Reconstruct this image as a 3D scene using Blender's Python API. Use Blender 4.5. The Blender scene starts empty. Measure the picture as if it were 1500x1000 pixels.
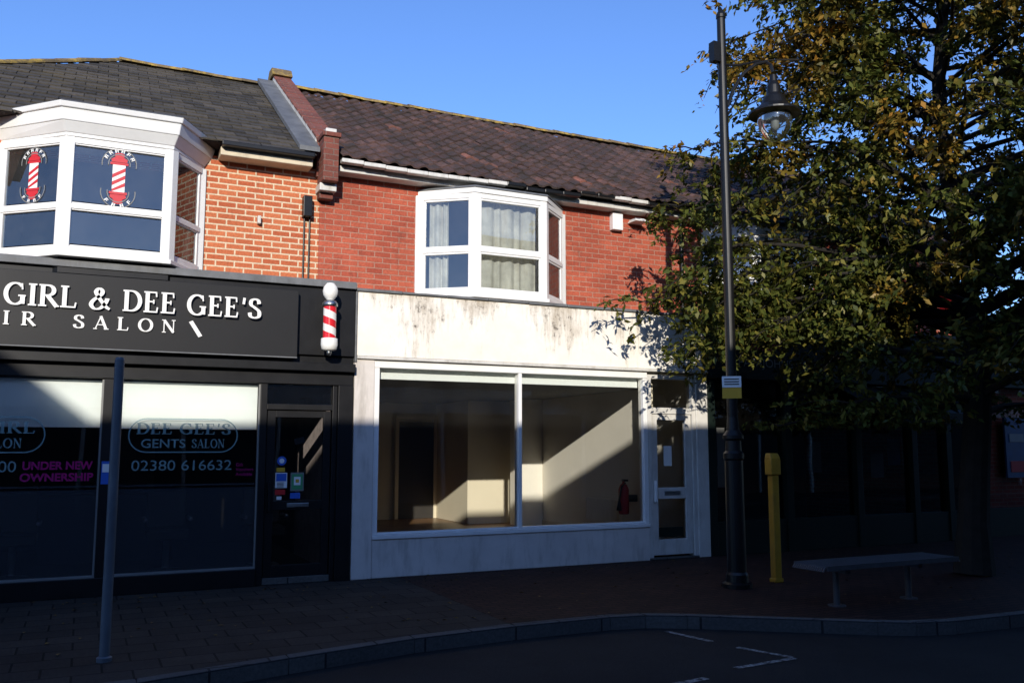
import bpy, math, random
import numpy as np
from mathutils import Vector, Matrix
random.seed(7); np.random.seed(7)
S=bpy.context.scene
COL=S.collection

# ------------------------------------------------------------ materials
def newmat(name):
    m=bpy.data.materials.new(name); m.use_nodes=True
    nt=m.node_tree; nt.nodes.clear()
    return m,nt,nt.nodes,nt.links
def ramp(ns,stops,interp='LINEAR'):
    r=ns.new('ShaderNodeValToRGB'); r.color_ramp.interpolation=interp
    e=r.color_ramp.elements
    while len(e)<len(stops): e.new(0.5)
    for i,(p,c) in enumerate(stops):
        e[i].position=p
        e[i].color=(c[0],c[1],c[2],1) if isinstance(c,(tuple,list)) else (c,c,c,1)
    return r
def mix(ns,ls,fac,a,b,blend='MIX'):
    m=ns.new('ShaderNodeMix'); m.data_type='RGBA'; m.blend_type=blend
    def s(sock,v):
        if isinstance(v,bpy.types.NodeSocket): ls.new(v,sock)
        elif isinstance(v,(tuple,list)): sock.default_value=(v[0],v[1],v[2],1)
        else: sock.default_value=v
    s(m.inputs[0],fac); s(m.inputs[6],a); s(m.inputs[7],b)
    return m.outputs[2]
def noise(ns,ls,vec,scale,detail=4,rough=.55,mapscale=None):
    n=ns.new('ShaderNodeTexNoise'); n.inputs['Scale'].default_value=scale
    n.inputs['Detail'].default_value=detail; n.inputs['Roughness'].default_value=rough
    if mapscale:
        mp=ns.new('ShaderNodeMapping'); mp.inputs['Scale'].default_value=mapscale
        ls.new(vec,mp.inputs['Vector']); vec=mp.outputs[0]
    ls.new(vec,n.inputs['Vector']); return n.outputs['Fac']
def bump(ns,ls,h,strength=.3,dist=.01):
    b=ns.new('ShaderNodeBump'); b.inputs['Strength'].default_value=strength
    b.inputs['Distance'].default_value=dist; ls.new(h,b.inputs['Height']); return b.outputs[0]
def fin(m,nt,ns,ls,color,rough=.7,nrm=None,metal=0,spec=.5):
    p=ns.new('ShaderNodeBsdfPrincipled'); o=ns.new('ShaderNodeOutputMaterial')
    if isinstance(color,bpy.types.NodeSocket): ls.new(color,p.inputs['Base Color'])
    else: p.inputs['Base Color'].default_value=(*color,1)
    if isinstance(rough,bpy.types.NodeSocket): ls.new(rough,p.inputs['Roughness'])
    else: p.inputs['Roughness'].default_value=rough
    p.inputs['Metallic'].default_value=metal
    p.inputs['Specular IOR Level'].default_value=spec
    if nrm: ls.new(nrm,p.inputs['Normal'])
    ls.new(p.outputs[0],o.inputs[0]); return m
def paint(name,c,rough=.5,var=.15,scale=3,metal=0,spec=.5,dirt=None):
    m,nt,ns,ls=newmat(name); tc=ns.new('ShaderNodeTexCoord').outputs['Object']
    f=noise(ns,ls,tc,scale,6,.65)
    r=ramp(ns,[(.3,1-var),(.7,1)]); ls.new(f,r.inputs[0])
    col=mix(ns,ls,1.0,c,r.outputs[0],'MULTIPLY')
    if dirt:
        f2=noise(ns,ls,tc,2.2,8,.7,(3,3,.6)); r2=ramp(ns,[(.5,0.),(.75,1.)]); ls.new(f2,r2.inputs[0])
        col=mix(ns,ls,mix(ns,ls,1.0,r2.outputs[0],(.6,.6,.6),'MULTIPLY'),col,dirt)
    f3=noise(ns,ls,tc,60,3)
    rr=ns.new('ShaderNodeMapRange'); rr.inputs[3].default_value=max(0,rough-.08); rr.inputs[4].default_value=min(1,rough+.12)
    ls.new(f,rr.inputs[0])
    return fin(m,nt,ns,ls,col,rr.outputs[0],bump(ns,ls,f3,.08,.002),metal,spec)
def brickmat(name,c1,c2,mortar,w=.225,h=.075,ms=.006,bstr=.6,stain=(.05,.03,.025),rough=.9,bias=0,rowvar=.35,spec=.3):
    m,nt,ns,ls=newmat(name); uv=ns.new('ShaderNodeTexCoord').outputs['UV']
    b=ns.new('ShaderNodeTexBrick'); ls.new(uv,b.inputs['Vector'])
    b.inputs['Scale'].default_value=1; b.inputs['Brick Width'].default_value=w; b.inputs['Row Height'].default_value=h
    b.inputs['Mortar Size'].default_value=ms; b.inputs['Mortar Smooth'].default_value=.15; b.inputs['Bias'].default_value=bias
    b.inputs['Color1'].default_value=(*c1,1); b.inputs['Color2'].default_value=(*c2,1); b.inputs['Mortar'].default_value=(*mortar,1)
    f=noise(ns,ls,uv,1.1,8,.7); r=ramp(ns,[(.25,1-rowvar),(.65,1.0)]); ls.new(f,r.inputs[0])
    c=mix(ns,ls,1.0,b.outputs['Color'],r.outputs[0],'MULTIPLY')
    f4=noise(ns,ls,uv,35,4,.7); r4=ramp(ns,[(.3,.68),(.7,1.12)]); ls.new(f4,r4.inputs[0])
    c=mix(ns,ls,1.0,c,r4.outputs[0],'MULTIPLY')
    f2=noise(ns,ls,uv,1.4,8,.75,(2.2,.7,1)); r2=ramp(ns,[(.56,0.),(.8,.75)]); ls.new(f2,r2.inputs[0])
    c=mix(ns,ls,r2.outputs[0],c,stain)
    inv=ns.new('ShaderNodeMath'); inv.operation='SUBTRACT'; inv.inputs[0].default_value=1; ls.new(b.outputs['Fac'],inv.inputs[1])
    ad=ns.new('ShaderNodeMath'); ad.operation='MULTIPLY_ADD'; ad.inputs[1].default_value=.4; ls.new(f4,ad.inputs[0]); ls.new(inv.outputs[0],ad.inputs[2])
    return fin(m,nt,ns,ls,c,rough,bump(ns,ls,ad.outputs[0],bstr,.008),0,spec)
def islandmat(name,stops,rough=.8,moss=None,mossramp=(.55,.7),bs=.3,scale=2.,spec=.3):
    m,nt,ns,ls=newmat(name); g=ns.new('ShaderNodeNewGeometry'); tc=ns.new('ShaderNodeTexCoord').outputs['Object']
    r=ramp(ns,stops); ls.new(g.outputs['Random Per Island'],r.inputs[0]); c=r.outputs[0]
    f=noise(ns,ls,tc,25,5,.7); r1=ramp(ns,[(.3,.6),(.7,1.15)]); ls.new(f,r1.inputs[0])
    c=mix(ns,ls,1.0,c,r1.outputs[0],'MULTIPLY')
    if moss:
        f2=noise(ns,ls,tc,scale,8,.75); r2=ramp(ns,[(mossramp[0],0.),(mossramp[1],.85)]); ls.new(f2,r2.inputs[0])
        c=mix(ns,ls,r2.outputs[0],c,moss)
    return fin(m,nt,ns,ls,c,rough,bump(ns,ls,f,bs,.006),0,spec)
def glassmat(name,tint=(.85,.9,.9),base=.05,ior=1.5,rough=.01,dirt=.0):
    m,nt,ns,ls=newmat(name)
    t=ns.new('ShaderNodeBsdfTransparent'); t.inputs[0].default_value=(*tint,1)
    g=ns.new('ShaderNodeBsdfGlossy'); g.inputs['Roughness'].default_value=rough; g.inputs[0].default_value=(.95,.97,1,1)
    fr=ns.new('ShaderNodeFresnel'); fr.inputs[0].default_value=ior
    ad=ns.new('ShaderNodeMath'); ad.operation='ADD'; ad.inputs[1].default_value=base; ad.use_clamp=True; ls.new(fr.outputs[0],ad.inputs[0])
    tc=ns.new('ShaderNodeTexCoord').outputs['Object']; f=noise(ns,ls,tc,.9,2,.4)
    b=bump(ns,ls,f,.12,.02); ls.new(b,g.inputs['Normal'])
    mx=ns.new('ShaderNodeMixShader'); ls.new(ad.outputs[0],mx.inputs[0]); ls.new(t.outputs[0],mx.inputs[1]); ls.new(g.outputs[0],mx.inputs[2])
    out=mx.outputs[0]
    if dirt>0:
        d=ns.new('ShaderNodeBsdfDiffuse'); d.inputs[0].default_value=(.55,.56,.55,1)
        f2=noise(ns,ls,tc,3,8,.75); r=ramp(ns,[(.35,dirt*.3),(.75,dirt)]); ls.new(f2,r.inputs[0])
        m2=ns.new('ShaderNodeMixShader'); ls.new(r.outputs[0],m2.inputs[0]); ls.new(out,m2.inputs[1]); ls.new(d.outputs[0],m2.inputs[2]); out=m2.outputs[0]
    o=ns.new('ShaderNodeOutputMaterial'); ls.new(out,o.inputs[0]); return m
def veil(name,c,op,rough=1):
    m,nt,ns,ls=newmat(name)
    t=ns.new('ShaderNodeBsdfTransparent'); d=ns.new('ShaderNodeBsdfDiffuse'); d.inputs[0].default_value=(*c,1)
    mx=ns.new('ShaderNodeMixShader'); mx.inputs[0].default_value=op
    ls.new(t.outputs[0],mx.inputs[1]); ls.new(d.outputs[0],mx.inputs[2])
    o=ns.new('ShaderNodeOutputMaterial'); ls.new(mx.outputs[0],o.inputs[0]); return m

M={}
M['brickL']=brickmat('brick_orange',(.60,.18,.075),(.46,.11,.045),(.72,.57,.39),ms=.010,rowvar=.18)
M['brickM']=brickmat('brick_red',(.52,.120,.065),(.39,.080,.045),(.45,.24,.17),ms=.0070,rowvar=.42)
M['brickP']=brickmat('brick_parapet',(.27,.085,.06),(.17,.055,.04),(.22,.15,.12),stain=(.12,.10,.08))
M['brickD']=brickmat('brick_opposite',(.16,.08,.06),(.12,.06,.045),(.14,.12,.10))
M['white']=paint('white_upvc',(.80,.79,.76),.35,.1,4)
M['whiteold']=paint('white_timber_weathered',(.64,.62,.57),.55,.2,4,dirt=(.22,.19,.14))
M['cream']=paint('cream_soffit',(.66,.56,.40),.6,.2,4,dirt=(.25,.2,.14))
M['black']=paint('black_gloss_paint',(.008,.008,.009),.4,.2,4,spec=.3)
M['signblack']=paint('black_sign_panel',(.011,.011,.012),.5,.15,1.5,spec=.3)
M['lead']=paint('lead_flashing',(.16,.165,.17),.6,.45,5,dirt=(.06,.06,.05))
M['letter']=paint('white_letters',(.80,.79,.75),.4,.04)
M['wallL']=paint('render_pillar',(.66,.61,.56),.8,.18,2,dirt=(.24,.21,.17))
M['inner']=paint('interior_cream_wall',(.70,.63,.48),.85,.08,1)
M['innerW']=paint('interior_white_wall',(.78,.74,.65),.85,.08,1)
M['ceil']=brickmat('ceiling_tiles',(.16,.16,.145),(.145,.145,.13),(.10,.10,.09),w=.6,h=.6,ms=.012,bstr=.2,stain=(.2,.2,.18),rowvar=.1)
M['wood']=brickmat('laminate_floor',(.36,.20,.09),(.28,.15,.07),(.12,.07,.04),w=1.1,h=.12,ms=.003,bstr=.1,rough=.35)
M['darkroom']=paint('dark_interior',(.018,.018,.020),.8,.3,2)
M['doorshade_seat']=paint('dark_door_opening',(.03,.025,.02),.7,.3)  # near-black puts the doorway's shade into the colour; also the chair seats
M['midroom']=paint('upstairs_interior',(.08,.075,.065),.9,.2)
M['marble']=paint('salon_side_wall',(.45,.38,.36),.6,.5,7)
M['blind']=paint('roller_blind',(.70,.74,.71),.8,.05)
M['frost']=veil('frosted_film',(.050,.056,.065),.55)
M['teal']=veil('etched_lettering',(.24,.37,.37),.7)
M['pink']=veil('pink_vinyl',(.50,.03,.20),.7)
M['glass']=glassmat('lantern_glass',base=.07,dirt=.05)
M['glassShop']=glassmat('shop_glass',(.96,.97,.96),base=.01,dirt=.02)
M['glassDark']=glassmat('salon_glass',(.95,.96,.96),base=.02,dirt=.006)
M['glassBay']=glassmat('bay_glass',(.75,.8,.85),base=.08,dirt=.06)
M['curtain']=paint('net_curtain',(.74,.69,.54),.9,.45,4,dirt=(.40,.32,.2))
M['red']=paint('red_paint',(.55,.02,.025),.35,.1)
M['dimred']=paint('deep_red_letters',(.36,.012,.015),.6,.2)  # deeper red for letters, extinguisher, sign and poster
M['dimwhite']=paint('dull_white_letters',(.20,.20,.19),.6,.2)
M['blue']=paint('blue_sticker',(.03,.12,.5),.4,.1)
M['yellow']=paint('yellow_paint',(.50,.26,.015),.5,.3,6,dirt=(.16,.09,.03))
M['yplate']=paint('yellow_plate',(.60,.34,.02),.4,.05)
M['green']=paint('green_sticker',(.05,.3,.12),.4,.1)
M['steel']=paint('brushed_steel',(.45,.46,.47),.35,.2,8,metal=1)
M['benchmetal']=paint('bench_steel',(.10,.10,.105),.55,.3,8,metal=.4,spec=.3)
M['greypost']=paint('grey_post_paint',(.12,.14,.16),.45,.25,6,dirt=(.06,.06,.06))
M['darkgreen']=paint('dark_green_paint',(.006,.013,.010),.55,.2,spec=.2)
M['gutter']=paint('gutter_black',(.008,.008,.008),.35,.2,spec=.35)
M['slate']=islandmat('roof_slates',[(0,(.040,.036,.032)),(.5,(.064,.057,.048)),(1,(.10,.086,.070))],.8,(.10,.08,.045),(.5,.78),.35,1.3)
M['tile']=islandmat('roof_tiles',[(0,(.060,.036,.032)),(.6,(.105,.060,.051)),(.985,(.14,.078,.064)),(1,(.32,.12,.08))],.85,(.035,.030,.026),(.42,.62),.5,2.6)
M['ridge']=islandmat('ridge_lichen',[(0,(.12,.09,.05)),(1,(.20,.14,.07))],.95,(.42,.28,.05),(.47,.62),.7,5)
M['slateflat']=brickmat('slate_sheet',(.06,.055,.05),(.045,.04,.04),(.02,.02,.02),w=.3,h=.2,ms=.006,bstr=.8)
def fasciamat():
    m,nt,ns,ls=newmat('stained_render'); uv=ns.new('ShaderNodeTexCoord').outputs['UV']
    sp=ns.new('ShaderNodeSeparateXYZ'); ls.new(uv,sp.inputs[0])
    f=noise(ns,ls,uv,1.3,6,.65); r=ramp(ns,[(.3,(.74,.68,.58)),(.7,(.85,.82,.75))]); ls.new(f,r.inputs[0])
    f2=noise(ns,ls,uv,1.0,9,.8,(8,1.3,1))
    g=ns.new('ShaderNodeMapRange'); g.inputs[1].default_value=2.75; g.inputs[2].default_value=3.58; g.inputs[3].default_value=-.12; g.inputs[4].default_value=.05
    ls.new(sp.outputs[1],g.inputs[0])
    f5=noise(ns,ls,uv,.9,5,.6,(1,.5,1))
    s5=ns.new('ShaderNodeMapRange'); s5.inputs[1].default_value=.3; s5.inputs[2].default_value=.7; s5.inputs[3].default_value=-.16; s5.inputs[4].default_value=.22
    ls.new(f5,s5.inputs[0])
    a=ns.new('ShaderNodeMath'); a.operation='ADD'; ls.new(f2,a.inputs[0]); ls.new(g.outputs[0],a.inputs[1])
    a2=ns.new('ShaderNodeMath'); a2.operation='ADD'; ls.new(a.outputs[0],a2.inputs[0]); ls.new(s5.outputs[0],a2.inputs[1])
    r2=ramp(ns,[(.48,0.),(.58,.3),(.74,.8)]); ls.new(a2.outputs[0],r2.inputs[0])
    c=mix(ns,ls,r2.outputs[0],r.outputs[0],(.30,.23,.15))
    f3=noise(ns,ls,uv,9,9,.85); r3=ramp(ns,[(.52,0.),(.61,.95)]); ls.new(f3,r3.inputs[0])
    r6=ramp(ns,[(.1,0.),(.45,1.)]); ls.new(r2.outputs[0],r6.inputs[0])
    c=mix(ns,ls,mix(ns,ls,1.0,r3.outputs[0],r6.outputs[0],'MULTIPLY'),c,(.05,.04,.03))
    f4=noise(ns,ls,uv,40,5,.7)
    return fin(m,nt,ns,ls,c,.9,bump(ns,ls,f4,.35,.006),0,.2)
M['fascia']=fasciamat()
def asphalt():
    m,nt,ns,ls=newmat('asphalt'); tc=ns.new('ShaderNodeTexCoord').outputs['Object']
    f=noise(ns,ls,tc,.7,8,.7); r=ramp(ns,[(.3,(.018,.018,.018)),(.7,(.036,.035,.033))]); ls.new(f,r.inputs[0])
    f2=noise(ns,ls,tc,90,4,.8); r2=ramp(ns,[(.35,.5),(.7,1.35)]); ls.new(f2,r2.inputs[0])
    c=mix(ns,ls,1.0,r.outputs[0],r2.outputs[0],'MULTIPLY')
    return fin(m,nt,ns,ls,c,.9,bump(ns,ls,f2,.6,.01),0,.15)
M['asphalt']=asphalt()
M['paving']=brickmat('block_paving',(.062,.028,.020),(.040,.020,.015),(.012,.009,.008),w=.2,h=.1,ms=.008,bstr=.5,stain=(.018,.014,.012),rough=.8,rowvar=.5,spec=.15)
M['slab']=brickmat('paving_slabs',(.056,.047,.039),(.043,.036,.031),(.013,.012,.011),w=.4,h=.3,ms=.009,bstr=.4,stain=(.020,.017,.015),rough=.85,rowvar=.5,spec=.15)
M['kerb']=brickmat('kerb_stone',(.12,.118,.11),(.095,.092,.088),(.03,.03,.03),w=.9,h=.5,ms=.01,bstr=.4,stain=(.045,.045,.04),spec=.2)
def roadpaint():
    m,nt,ns,ls=newmat('worn_road_paint'); tc=ns.new('ShaderNodeTexCoord').outputs['Object']
    f=noise(ns,ls,tc,18,6,.8); r=ramp(ns,[(.44,(.04,.04,.04)),(.58,(.34,.34,.32))]); ls.new(f,r.inputs[0])
    return fin(m,nt,ns,ls,r.outputs[0],.8,None,0,.2)
M['roadpaint']=roadpaint()
def stripes():
    m,nt,ns,ls=newmat('barber_stripes'); tc=ns.new('ShaderNodeTexCoord').outputs['UV']
    sp=ns.new('ShaderNodeSeparateXYZ'); ls.new(tc,sp.inputs[0])
    a=ns.new('ShaderNodeMath'); a.operation='MULTIPLY_ADD'; a.inputs[1].default_value=.5; ls.new(sp.outputs[0],a.inputs[0]); ls.new(sp.outputs[1],a.inputs[2])
    b=ns.new('ShaderNodeMath'); b.operation='FRACT'; ls.new(a.outputs[0],b.inputs[0])
    r=ramp(ns,[(0,(.75,.73,.7)),(.5,(.62,.02,.03))],'CONSTANT'); ls.new(b.outputs[0],r.inputs[0])
    return fin(m,nt,ns,ls,r.outputs[0],.2)
M['stripes']=stripes()
def leafmat():
    m,nt,ns,ls=newmat('leaves'); g=ns.new('ShaderNodeNewGeometry'); tc=ns.new('ShaderNodeTexCoord').outputs['Object']
    r=ramp(ns,[(0,(.034,.046,.010)),(.45,(.070,.086,.016)),(.8,(.115,.115,.022)),(1,(.19,.16,.03))]); ls.new(g.outputs['Random Per Island'],r.inputs[0])
    r3=ramp(ns,[(0,(.09,.07,.013)),(.6,(.23,.13,.018)),(1,(.36,.15,.018))]); ls.new(g.outputs['Random Per Island'],r3.inputs[0])
    sp=ns.new('ShaderNodeSeparateXYZ'); ls.new(tc,sp.inputs[0])
    mr=ns.new('ShaderNodeMapRange'); mr.inputs[1].default_value=3.5; mr.inputs[2].default_value=8; mr.inputs[3].default_value=-.06; mr.inputs[4].default_value=.10; ls.new(sp.outputs[2],mr.inputs[0])
    f=noise(ns,ls,tc,.75,4,.6)
    ad=ns.new('ShaderNodeMath'); ad.operation='ADD'; ls.new(f,ad.inputs[0]); ls.new(mr.outputs[0],ad.inputs[1])
    r2=ramp(ns,[(.50,0.),(.66,.9)]); ls.new(ad.outputs[0],r2.inputs[0])
    c=mix(ns,ls,r2.outputs[0],r.outputs[0],r3.outputs[0])
    p=ns.new('ShaderNodeBsdfDiffuse'); ls.new(c,p.inputs[0])
    gl=ns.new('ShaderNodeBsdfGlossy'); gl.inputs[1].default_value=.45; gl.inputs[0].default_value=(.5,.48,.42,1)
    m1=ns.new('ShaderNodeMixShader'); m1.inputs[0].default_value=.04; ls.new(p.outputs[0],m1.inputs[1]); ls.new(gl.outputs[0],m1.inputs[2])
    t=ns.new('ShaderNodeBsdfTranslucent'); ls.new(c,t.inputs[0])
    mx=ns.new('ShaderNodeMixShader'); mx.inputs[0].default_value=.2
    ls.new(m1.outputs[0],mx.inputs[1]); ls.new(t.outputs[0],mx.inputs[2])
    o=ns.new('ShaderNodeOutputMaterial'); ls.new(mx.outputs[0],o.inputs[0]); return m
M['leaf']=leafmat()
M['bark']=paint('bark',(.030,.026,.021),.9,.5,8,spec=.2)
M['deadleaf']=islandmat('dead_leaves',[(0,(.07,.035,.015)),(1,(.15,.09,.02))],.8)
M['postersky']=paint('poster_blue',(.012,.05,.13),.5,.4,6)

# ------------------------------------------------------------ builders
class B:
    def __init__(s): s.v=[]; s.f=[]; s.m=[]; s.mats=[]; s.uvs={}
    def mi(s,k):
        if k not in s.mats: s.mats.append(k)
        return s.mats.index(k)
    def poly(s,pts,k,uv=None):
        n=len(s.v); s.v+= [tuple(p) for p in pts]; s.f.append(tuple(range(n,n+len(pts)))); s.m.append(s.mi(k))
        if uv: s.uvs[len(s.f)-1]=uv
    def box(s,x0,x1,y0,y1,z0,z1,k):
        s.hull([(x0,y0),(x1,y0),(x1,y1),(x0,y1)],z0,z1,k)
    def hull(s,poly,z0,z1,k,poly2=None):
        p2=poly2 or poly; n=len(s.v); c=len(poly)
        s.v+=[(x,y,z0) for x,y in poly]+[(x,y,z1) for x,y in p2]
        i=s.mi(k)
        s.f.append(tuple(n+j for j in reversed(range(c)))); s.m.append(i)
        s.f.append(tuple(n+c+j for j in range(c))); s.m.append(i)
        for j in range(c):
            a=n+j;b=n+(j+1)%c
            s.f.append((a,b,b+c,a+c)); s.m.append(i)
    def prismX(s,yz,x0,x1,k):
        n=len(s.v); c=len(yz)
        s.v+=[(x0,y,z) for y,z in yz]+[(x1,y,z) for y,z in yz]; i=s.mi(k)
        s.f.append(tuple(n+j for j in reversed(range(c)))); s.m.append(i)
        s.f.append(tuple(n+c+j for j in range(c))); s.m.append(i)
        for j in range(c):
            a=n+j;b=n+(j+1)%c
            s.f.append((a,b,b+c,a+c)); s.m.append(i)
    def obox(s,p0,p1,z0,z1,k,out=.03,inn=.03):
        a=Vector(p0);b=Vector(p1);d=(b-a).normalized(); nrm=Vector((d.y,-d.x))
        q=[a+nrm*out,b+nrm*out,b-nrm*inn,a-nrm*inn]
        s.hull([(p.x,p.y) for p in q],z0,z1,k)
    def tube(s,pts,rad,k,n=8,cap=True):
        pts=[Vector(p) for p in pts]
        if not hasattr(rad,'__len__'): rad=[rad]*len(pts)
        base=len(s.v); i=s.mi(k)
        for j,p in enumerate(pts):
            d=(pts[min(j+1,len(pts)-1)]-pts[max(j-1,0)]).normalized()
            u=d.cross(Vector((0,0,1)))
            if u.length<.1: u=d.cross(Vector((0,1,0)))
            u.normalize(); w=d.cross(u)
            for q in range(n):
                a=2*math.pi*q/n; s.v.append(tuple(p+(u*math.cos(a)+w*math.sin(a))*rad[j]))
        for j in range(len(pts)-1):
            for q in range(n):
                a=base+j*n+q;b=base+j*n+(q+1)%n
                s.f.append((a,b,b+n,a+n)); s.m.append(i)
        if cap:
            s.f.append(tuple(base+q for q in reversed(range(n)))); s.m.append(i)
            s.f.append(tuple(base+(len(pts)-1)*n+q for q in range(n))); s.m.append(i)
    def lathe(s,c,prof,k,n=24,uvs=False):
        base=len(s.v); i=s.mi(k); cx,cy,cz=c
        for r,z in prof:
            for q in range(n):
                a=2*math.pi*q/n; s.v.append((cx+r*math.cos(a),cy+r*math.sin(a),cz+z))
        for j in range(len(prof)-1):
            for q in range(n):
                a=base+j*n+q;b=base+j*n+(q+1)%n
                s.f.append((a,b,b+n,a+n)); s.m.append(i)
                if uvs:
                    z0=prof[j][1]*uvs; z1=prof[j+1][1]*uvs
                    s.uvs[len(s.f)-1]=[(2*q/n,z0),(2*(q+1)/n,z0),(2*(q+1)/n,z1),(2*q/n,z1)]
    def make(s,name,parent=None,bevel=0,smooth=False):
        me=bpy.data.meshes.new(name); me.from_pydata(s.v,[],s.f)
        for k in s.mats: me.materials.append(M[k])
        me.polygons.foreach_set('material_index',s.m)
        uvl=me.uv_layers.new(name='UVMap'); me.update()
        for p in me.polygons:
            n=p.normal; cu=s.uvs.get(p.index)
            ax,ay,az=abs(n.x),abs(n.y),abs(n.z)
            for q,li in enumerate(p.loop_indices):
                if cu: uvl.data[li].uv=cu[q]; continue
                co=me.vertices[me.loops[li].vertex_index].co
                if ay>=ax and ay>=az*.9: uvl.data[li].uv=(co.x,co.z)
                elif ax>=az: uvl.data[li].uv=(co.y,co.z)
                else: uvl.data[li].uv=(co.x,co.y)
            p.use_smooth=smooth
        o=bpy.data.objects.new(name,me); COL.objects.link(o)
        if parent: o.parent=parent
        if bevel:
            md=o.modifiers.new('bevel','BEVEL'); md.width=bevel; md.segments=2; md.limit_method='ANGLE'
        return o
def empty(name):
    e=bpy.data.objects.new(name,None); COL.objects.link(e); return e
def text(name,parent,body,x0,x1,y,z,h,k,bold=0):
    c=bpy.data.curves.new(name,'FONT'); c.body=body; c.size=1; c.extrude=0; c.offset=bold
    o=bpy.data.objects.new(name,c); COL.objects.link(o)
    bpy.context.view_layer.update()
    dg=bpy.context.evaluated_depsgraph_get(); me=bpy.data.meshes.new_from_object(o.evaluated_get(dg))
    bpy.data.objects.remove(o)
    xs=[v.co.x for v in me.vertices]; ys=[v.co.y for v in me.vertices]
    mx,my=min(xs),min(ys); w=max(xs)-mx; hh=max(ys)-my
    sx=(x1-x0)/w; sz=h/hh
    for v in me.vertices: v.co=((v.co.x-mx)*sx+x0,y,(v.co.y-my)*sz+z)
    me.materials.clear(); me.materials.append(M[k])
    o=bpy.data.objects.new(name,me); COL.objects.link(o); o.parent=parent
    return o

def crom(P,n=7):
    P=[Vector(p) for p in P]; out=[]
    for i in range(len(P)-1):
        a=P[max(i-1,0)];b=P[i];c=P[i+1];d=P[min(i+2,len(P)-1)]
        for j in range(n):
            t=j/n
            out.append(.5*((2*b)+(c-a)*t+(2*a-5*b+4*c-d)*t*t+(3*b-a-3*c+d)*t**3))
    out.append(P[-1]); return out
def arc(cx,cy,rx,ry,a0,a1,n=22):
    return [Vector((cx+rx*math.cos(math.radians(a0+(a1-a0)*i/n)),cy+ry*math.sin(math.radians(a0+(a1-a0)*i/n)))) for i in range(n+1)]
TH,TN=.20,.07
def glyph(ch):
    L=[Vector((.15,0)),Vector((.15,1))]
    sf=lambda x,y,w=.18:([Vector((x-w,y)),Vector((x+w,y))],TN)
    g={
    'I':([(L,None),sf(.15,.03),sf(.15,.97)],.34),
    'L':([(L,None),sf(.15,.03),sf(.15,.97),([Vector((.15,.03)),Vector((.62,.03))],TN),([Vector((.62,.0)),Vector((.66,.25))],TN)],.72),
    'D':([(L,None),sf(.1,.97,.12),sf(.1,.03,.12),([Vector((.1,.97))]+arc(.36,.5,.42,.47,90,-90)+[Vector((.1,.03))],None)],.88),
    'E':([(L,None),sf(.1,.97,.12),sf(.1,.03,.12),([Vector((.15,.97)),Vector((.56,.97))],TN),([Vector((.56,1.)),Vector((.58,.76))],TN),([Vector((.15,.52)),Vector((.45,.52))],TN),([Vector((.45,.42)),Vector((.45,.62))],TN),([Vector((.15,.03)),Vector((.6,.03))],TN),([Vector((.6,0)),Vector((.64,.26))],TN)],.72),
    'R':([(L,None),sf(.1,.97,.12),sf(.15,.03),([Vector((.1,.97))]+arc(.36,.74,.27,.23,90,-90)+[Vector((.15,.51))],None),([Vector((.36,.5)),Vector((.78,0))],.18),sf(.8,.03,.08)],.86),
    'G':([(arc(.47,.5,.4,.48,48,322),None),([Vector((.79,.05)),Vector((.79,.42))],None),sf(.76,.42,.16),([Vector((.74,.98)),Vector((.77,.7))],TN)],.96),
    'O':([(arc(.46,.5,.4,.48,0,360,36),None)],.94),
    'S':([(crom([(.55,.74),(.5,.9),(.33,.97),(.14,.88),(.13,.68),(.34,.53),(.55,.36),(.55,.12),(.33,.03),(.12,.1),(.07,.28)]),None)],.66),
    'A':([([Vector((.08,0)),Vector((.42,1))],TN),([Vector((.40,1)),Vector((.78,0))],.18),([Vector((.2,.34)),Vector((.64,.34))],TN),sf(.08,.03,.12),sf(.78,.03,.15)],.88),
    'N':([([Vector((.12,0)),Vector((.12,1))],TN),([Vector((.12,.98)),Vector((.75,.03))],.18),([Vector((.75,0)),Vector((.75,1))],TN),sf(.12,.03,.13),sf(.05,.97,.08),sf(.75,.97,.13)],.9),
    'H':([(L,None),([Vector((.7,0)),Vector((.7,1))],None),([Vector((.15,.52)),Vector((.7,.52))],TN),sf(.15,.03),sf(.15,.97),sf(.7,.03),sf(.7,.97)],.88),
    '&':([(crom([(.93,.03),(.72,.18),(.32,.7),(.30,.88),(.44,.98),(.57,.86),(.5,.68),(.18,.42),(.08,.2),(.25,.02),(.5,.06),(.72,.3),(.8,.5)]),None),sf(.8,.5,.1)],1.0),
    "'":([([Vector((.12,.68)),Vector((.16,1))],.13)],.28),
    ' ':([],.35)}
    return g[ch]
def ribbon(bd,pts,w,mp,k):
    L=[];R=[]
    for i,p in enumerate(pts):
        d=(pts[min(i+1,len(pts)-1)]-pts[max(i-1,0)])
        if d.length<1e-6: d=Vector((1,0))
        d.normalize(); ww=w if w else TN+(TH-TN)*abs(d.y)**1.3
        n=Vector((-d.y,d.x))*ww/2; L.append(p+n); R.append(p-n)
    for i in range(len(pts)-1):
        bd.poly([mp(L[i]),mp(R[i]),mp(R[i+1]),mp(L[i+1])],k)
def serif(name,parent,s,x0,x1,y,z,h,k,track=0,proud=.014):
    bd=B(); W=sum(glyph(c)[1]+track for c in s)-track; sx=(x1-x0)/W; x=0; n=0
    for c in s:
        st,adv=glyph(c)
        for pts,w in st:
            yy=y-proud-n*.0006; n+=1
            ribbon(bd,pts,w,lambda p,x=x,yy=yy:(x0+(x+p.x)*sx,yy,z+p.y*h),k)
        x+=adv+track
    o=bd.make(name,parent)
    if k!='teal':
        md=o.modifiers.new('sol','SOLIDIFY'); md.thickness=.008; md.offset=-1
    return o

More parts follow.
